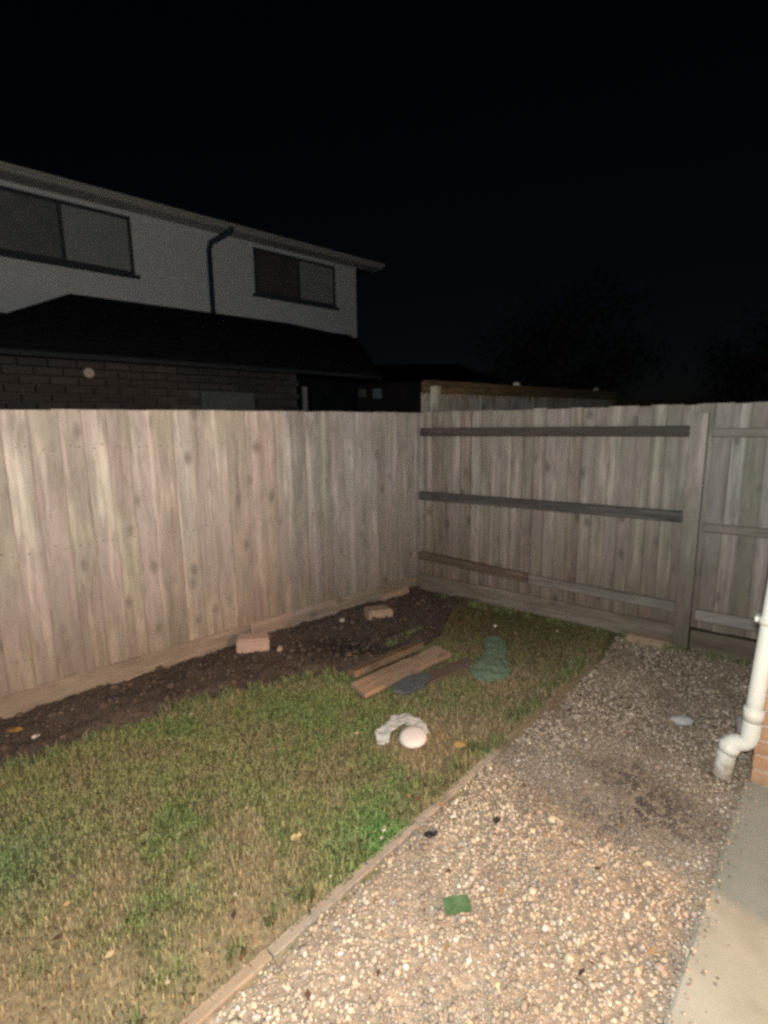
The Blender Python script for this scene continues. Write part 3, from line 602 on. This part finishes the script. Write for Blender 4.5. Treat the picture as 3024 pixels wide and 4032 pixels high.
# far bungalow glimpsed above the fence
M_dark = speck('black_slate', (.012, .013, .015), (.02, .021, .023), 4)
fb = empty('far_house', (-.2, 15.5, 0), math.radians(-3)); tag(fb, 'barely visible dark brown house with two small pale windows far behind the corner', 'house')
link('wall', MB().box((-1.6, 0, 0), (3.4, 5, 2.95)).mesh('wall'), speck('dark_brown_wall', (.04, .034, .036), (.055, .046, .045), 3), fb)
rf = MB(); rf.poly([(-1.9, -.3, 2.9), (3.7, -.3, 2.9), (2.6, 2.5, 3.7), (-.9, 2.5, 3.7)]).poly([(-1.9, -.3, 2.9), (-.9, 2.5, 3.7), (-1.9, 5.3, 2.9)]).poly([(3.7, -.3, 2.9), (3.7, 5.3, 2.9), (2.6, 2.5, 3.7)]).poly([(-1.9, 5.3, 2.9), (-.9, 2.5, 3.7), (2.6, 2.5, 3.7), (3.7, 5.3, 2.9)])
link('roof', rf.mesh('roof'), M_dark, fb)
def glow(name, c, s): m = mat(name, (.05, .05, .05)); b = m.node_tree.nodes['Principled BSDF']; b.inputs['Emission Color'].default_value = (*c, 1); b.inputs['Emission Strength'].default_value = s; return m
for x0, x1, z0, z1, m in ((-.50, -.28, 2.50, 2.74, glow('faint_warm_window', (.8, .8, .6), .010)), (-.08, .18, 2.46, 2.74, glow('faint_cool_window', (.65, .9, 1), .018))):
    o = link('window', MB().box((x0-.03, -.02, z0-.03), (x1+.03, -.001, z1+.03)).mesh('window', .004), M_frame, fb)
    link('pane', MB().box((x0, -.028, z0), (x1, -.022, z1)).mesh('pane'), m, o)

# ------------------------------------------------------------------ dark trees beyond the right fence
M_leaf = attr_mat('dark_foliage', .8, 0, 6, .2); M_bark = speck('bark', (.04, .032, .025), (.07, .055, .04), 14)
def tree(x, y, h, rad, label, seed):
    r = np.random.default_rng(seed); o = empty('broadleaf_tree', (x, y, 0)); tag(o, label, 'tree')
    tr = MB().tube([(0, 0, -.1), (.05, 0, h*.3), (-.05, .08, h*.55), (.05, 0, h*.8)], [.17, .13, .09, .03], 9)
    for i in range(6):
        a = i*1.1; z = h*(.35+.07*i); tr.tube([(0, 0, z), (math.cos(a)*rad*.4, math.sin(a)*rad*.4, z+h*.12), (math.cos(a)*rad*.75, math.sin(a)*rad*.75, z+h*.18)], [.06, .04, .015], 6)
    link('trunk', tr.mesh('trunk'), M_bark, o)
    nc = 90; c = r.normal(0, 1, (nc, 3)); c /= np.linalg.norm(c, axis=1)[:, None]; c *= r.uniform(.35, 1, (nc, 1))*np.array([rad, rad, h*.34]); c[:, 2] += h*.64
    nl = 120; cen = np.repeat(c, nl, 0)+r.normal(0, rad*.12, (nc*nl, 3)); n = len(cen)
    u_ = r.normal(0, 1, (n, 3)); u_ /= np.linalg.norm(u_, axis=1)[:, None]; w_ = np.cross(u_, r.normal(0, 1, (n, 3))); w_ /= np.linalg.norm(w_, axis=1)[:, None]
    s = r.uniform(.03, .065, (n, 1)); V = np.stack([cen-u_*s, cen+w_*s*.5, cen+u_*s, cen-w_*s*.5], 1).reshape(-1, 3)
    col = np.repeat(np.array([.010, .014, .010])*r.uniform(.6, 1.3, (nc, 1)), nl, 0)
    link('crown', np_mesh('crown', V, np.arange(n*4).reshape(-1, 4), col), M_leaf, o)
tree(4.6, 13.5, 5.2, 2.3, 'barely visible dark leafy tree behind the corner of the far fence', 1)
tree(9.8, 12.2, 4.3, 2.2, 'lower dark leafy tree on the right beyond the grey post', 2)

# ------------------------------------------------------------------ loose things on the ground
M_pinkbrick = speck('pink_brick', (.40, .28, .235), (.47, .34, .285), 25, bmp=.6); M_tanbrick = speck('tan_brick', (.34, .245, .17), (.42, .31, .22), 25, bmp=.6)
def brick_obj(loc, rot, dims, m, label, seed):
    random.seed(seed); me = MB().box((-dims[0]/2, -dims[1]/2, 0), (dims[0]/2, dims[1]/2, dims[2])).mesh('brick', .012, segs=2)
    from mathutils import noise as mn
    for v in me.vertices: v.co += .006*mn.noise_vector(v.co*18+Vector((seed, 0, 0)))
    return tag(link('loose_brick', me, m, None, loc, rot), label, 'brick')
brick_obj((-1.005, 3.615, .012), (.05, .04, math.radians(12)), (.235, .12, .115), M_pinkbrick, 'pink brick lying on the soil against the left fence', 3)
brick_obj((-.065, 4.25, -.01), (-.06, .05, math.radians(22)), (.225, .16, .105), M_tanbrick, 'tan brick lying on the dark soil near the corner', 5)
brick_obj((.085, 4.80, .0), (.0, -.05, math.radians(40)), (.34, .10, .08), M_tanbrick, 'pale broken brick tucked in the corner at the foot of the left fence', 8)
brick_obj((2.03, 3.70, -.015), (.03, .03, math.radians(-30)), (.30, .12, .06), M_tanbrick, 'tan block half buried beside the foot of the grey fence post', 12)
random.seed(5)
def plank(a, b, w, t, z, m, label, tilt=0, name='timber_plank', cat='plank', bow=.0):
    a = Vector((*a, z)); b = Vector((*b, z)); ln = (b-a).length; n = 8; mb = MB()
    for i in range(n+1):
        x_ = ln*i/n; k = math.sin(math.pi*i/n)*bow; ww = w*(1+random.uniform(-.03, .03))/2
        mb.v += [(x_, -ww, k), (x_, ww, k), (x_, ww, t+k), (x_, -ww, t+k)]
    for i in range(n):
        for j in range(4): p = i*4+j; q = i*4+(j+1) % 4; mb.f.append((p, q, q+4, p+4))
    mb.f += [(3, 2, 1, 0), tuple(n*4+j for j in range(4))]
    return tag(link(name, mb.mesh(name, .004), m, None, a, (math.radians(tilt), 0, math.atan2(b.y-a.y, b.x-a.x))), label, cat)
plank((-.180, 2.975), (.425, 3.525), .145, .035, .010, M_plank_o, 'orange brown timber plank lying on the lawn, the brightest of the pile', 8)
plank((-.235, 3.185), (.26, 3.635), .10, .045, .006, M_plank_b, 'short brown plank on the soil side of the orange plank', -14)
plank((.17, 3.08), (.62, 3.40), .11, .025, -.006, wood('muddy_timber', (.19, .125, .08), (.145, .095, .062), (.10, .065, .045), axis=0), 'flat muddy board on the lawn side of the orange plank', 2)
M_slate = speck('grey_slate', (.09, .095, .10), (.13, .13, .132), 14, .6)
mb = MB(); sl = [(-.01, .01), (.05, -.05), (.19, -.045), (.29, .01), (.31, .075), (.17, .105), (.02, .07)]
mb.v = [(a, b, 0) for a, b in sl]+[(a, b, .022) for a, b in sl]; mb.f = [tuple(reversed(range(7))), tuple(range(7, 14))]+[(i, (i+1) % 7, 7+(i+1) % 7, 7+i) for i in range(7)]
tag(link('slate_piece', mb.mesh('slate_piece', .003), M_slate, None, (.055, 2.950, .016), (math.radians(6), 0, math.radians(32))), 'broken dark grey slate leaning on the planks at the lawn side', 'slate')

# timber edging between lawn and gravel
ed = empty('lawn_edging', (E0[0], E0[1], 0), math.atan2(dE[1], dE[0])); tag(ed, 'brown timber edging strip dividing the lawn from the gravel', 'edging')
Ltot = float(np.linalg.norm(E1-E0)); cuts = [0, 1.35, 2.75, Ltot]
for i in range(3): bar('edging_board', ed, (cuts[i]+.003, -.003), (cuts[i+1]-.003, -.003-.003*(i%2)), -.022, .022, .07, M_edge, .004)
for s in (.6, 1.9, 3.2): link('peg', MB().box((-.018, -.045, -.1), (.018, -.022, .008)).mesh('peg', .003), M_edge, ed, (s, 0, 0))

# green sack
M_green = speck('dark_green_plastic', (.15, .22, .15), (.19, .26, .18), 9, .65, .5, .25)
bm = bmesh.new(); bmesh.ops.create_icosphere(bm, subdivisions=5, radius=1); from mathutils import noise as mn
for v in bm.verts:
    p = v.co.copy(); s_ = (p.y+1)/2; wd = .12+.05*math.cos(s_*5.2)
    v.co = Vector((p.x*wd*1.15+.03*math.sin(s_*3), p.y*.36, max(p.z, -.3)*.020*(1.15-.3*s_)))
    q = v.co*16; v.co += Vector((.012, .012, .010))*mn.fractal(q, .8, 2.1, 4)+p*.012*abs(mn.noise(q*1.5))
me = bpy.data.meshes.new('green_sack'); bm.to_mesh(me); bm.free(); me.polygons.foreach_set('use_smooth', [True]*len(me.polygons))
tag(link('green_sack', me, M_green, None, (.755, 3.45, .012), (0, 0, math.radians(-17))), 'crumpled dark green plastic sack lying on the grass right of the planks', 'sack')
lump('bottle_top', (.895, 3.93, .05), (.012, .012, .01), M_pvc, 'tiny white cap on the far end of the green sack', 'cap', 4)

# white disc and bent white plastic strip
M_white = speck('white_plastic', (.66, .60, .57), (.74, .68, .65), 8, .5, .05, .4); M_white2 = speck('greyish_white_plastic', (.44, .46, .45), (.58, .59, .57), 14, .45, .1, .4)
bm = bmesh.new(); prof = [(0, .026), (.030, .0265), (.056, .024), (.070, .016), (.075, .0)]; seg = 36; ring = []
for r_, z in prof[1:]: ring.append([bm.verts.new((r_*math.cos(2*math.pi*k/seg), r_*.93*math.sin(2*math.pi*k/seg), z)) for k in range(seg)])
bm.faces.new(ring[0])
for i in range(len(ring)-1):
    for k in range(seg): bm.faces.new((ring[i][k], ring[i+1][k], ring[i+1][(k+1) % seg], ring[i][(k+1) % seg]))
bmesh.ops.recalc_face_normals(bm, faces=bm.faces); me = bpy.data.meshes.new('white_disc'); bm.to_mesh(me); bm.free(); me.polygons.foreach_set('use_smooth', [True]*len(me.polygons))
tag(link('white_disc', me, M_white, None, (.140, 2.500, .012), (math.radians(14), math.radians(-4), 0)), 'round pinkish white plastic lid lying on the bare patch of lawn', 'lid')
mb = MB(); path = [(-.025, 2.478, .0), (-.030, 2.53, .016), (.015, 2.59, .024), (.060, 2.645, .026), (.105, 2.668, .026), (.150, 2.635, .024), (.195, 2.575, .018), (.222, 2.55, .010)]
wds = [.034, .042, .032, .040, .056, .050, .036, .010]; n0 = len(path)
for i, p in enumerate(path):
    p = Vector(p); t_ = (Vector(path[min(i+1, n0-1)])-Vector(path[max(i-1, 0)])).normalized(); s_ = t_.cross(Vector((0, 0, 1))).normalized(); w_ = wds[i]
    nz = Vector((0, 0, .004)); mb.v += [tuple(p-s_*w_-nz*2), tuple(p+s_*w_-nz), tuple(p+s_*w_+nz), tuple(p-s_*w_)]
for i in range(n0-1):
    for j in range(4): p = i*4+j; q = i*4+(j+1) % 4; mb.f.append((p, q, q+4, p+4))
mb.f += [(3, 2, 1, 0), tuple((n0-1)*4+j for j in range(4))]
sm = mb.mesh('plastic_strip'); bm = bmesh.new(); bm.from_mesh(sm); bmesh.ops.subdivide_edges(bm, edges=bm.edges[:], cuts=3, use_grid_fill=True)
for v in bm.verts: v.co += .010*mn.noise_vector(v.co*28)+.005*mn.noise_vector(v.co*75)
bm.to_mesh(sm); bm.free()
tag(link('plastic_strip', sm, M_white2, None), 'bent strip of white plastic curling behind the round lid', 'plastic scrap')

lump('stone', (.382, 2.445, .008), (.040, .030, .018), speck('ochre_stone', (.26, .17, .07), (.33, .22, .10), 20), 'flat ochre stone in the grass right of the white lid', 'stone', 7)
lump('stone', (-.37, 4.147, soil_z(-.37, 4.147)+.01), (.030, .022, .016), M_palelump, 'small pale stone on the soil left of the tan brick', 'stone', 9)
lump('stone', (.045, 2.70, .01), (.03, .02, .014), M_palelump, 'small cream stone just behind the bent white strip', 'stone', 15)
lump('stone', (-.80, 3.60, soil_z(-.8, 3.6)+.012), (.022, .035, .03), M_tanbrick, 'tan stone chip beside the pink brick', 'stone', 10)
M_grey = speck('bluish_grey_stone', (.36, .36, .35), (.44, .44, .43), 14)
lump('stone', (1.665, 2.615, .018), (.062, .038, .026), M_grey, 'flat light grey stone on the gravel left of the downpipe', 'stone', 11, -.2)
lump('stone', (1.93, 2.46, .06), (.075, .06, .08), speck('lilac_grey_stone', (.30, .28, .28), (.38, .36, .35), 9), 'rounded grey block behind the foot of the white downpipe', 'stone', 13)
lump('stone', (.70, 1.92, .012), (.020, .012, .010), M_palelump, 'small sharp cream stone alone in the middle of the gravel', 'stone', 22)
lump('stone', (-.02, 1.86+.02, .0), (.01, .01, .006), M_palelump, 'tiny pale stone in the lush green patch by the edging', 'stone', 21)

def leaf(name, loc, s, m, label, cat, rz, pts, thick=.0015, curl=.006):
    mb = MB(); c = len(pts); from mathutils import noise as mn
    zz = [curl*(1+mn.noise(Vector((p[0]*2.1, p[1]*2.3, s*90)))*1.6) for p in pts]
    mb.v = [(p[0]*s, p[1]*s, z) for p, z in zip(pts, zz)]+[(0, 0, curl*.6)]+[(p[0]*s, p[1]*s, z+thick) for p, z in zip(pts, zz)]+[(0, 0, curl*.6+thick)]
    for i in range(c):
        j = (i+1) % c; mb.f += [(j, i, c), (c+1+i, c+1+j, 2*c+1), (i, j, c+1+j, c+1+i)]
    return tag(link(name, mb.mesh(name), m, None, loc, (0, 0, rz)), label, cat)
rag = [(-1, -.6), (-.93, .1), (-1.05, .45), (-.5, .60), (-.15, .66), (.1, .58), (.55, .70), (1.0, .66), (1.03, .0), (.98, -.72), (.5, -.75), (.1, -.66), (-.3, -.82), (-.75, -.95)]
leaf('turf_scrap', (.235, 1.520, .022), .047, speck('green_fabric', (.06, .125, .055), (.115, .185, .095), 40, .9), 'torn rectangular scrap of bright green material lying on the gravel', 'scrap', .05, rag, curl=.003)
oval = [(math.cos(a_)*1.0, math.sin(a_)*.62*(1.1 if a_ < 3.14 else .9)) for a_ in [i*2*math.pi/12 for i in range(12)]]
leaf('fallen_leaf', (-.378, 1.822, .020), .024, speck('pale_leaf', (.42, .33, .16), (.52, .42, .24), 30), 'pale cream fallen leaf in the middle of the lawn', 'leaf', .7, oval)
leaf('fallen_leaf', (-2.066, 2.583, soil_z(-2.066, 2.583)+.015), .036, speck('yellow_leaf', (.38, .20, .05), (.46, .27, .08), 30), 'orange yellow fallen leaf on the dark soil at the left edge', 'leaf', .1, oval)
leaf('fallen_leaf', (-1.906, 2.516, soil_z(-1.906, 2.516)+.015), .020, speck('white_scrap', (.5, .45, .4), (.6, .55, .5), 30), 'small whitish leaf on the soil just right of the orange leaf', 'leaf', .9, oval)
leaf('fallen_leaf', (.172, 1.824, .016), .030, speck('black_leaf', (.018, .020, .026), (.03, .03, .035), 30), 'black curled leaf on the gravel near the edging', 'leaf', .2, oval, curl=.010)
leaf('fallen_leaf', (.46, 1.90, .016), .022, speck('dark_leaf', (.03, .028, .03), (.045, .04, .04), 30), 'small dark leaf on the gravel further from the edging', 'leaf', .9, oval, curl=.008)
leaf('fallen_leaf', (.235, 2.0, .012), .022, speck('tan_leaf', (.30, .2, .1), (.36, .25, .14), 30), 'tan leaf lying against the lawn edging', 'leaf', 1.9, oval)
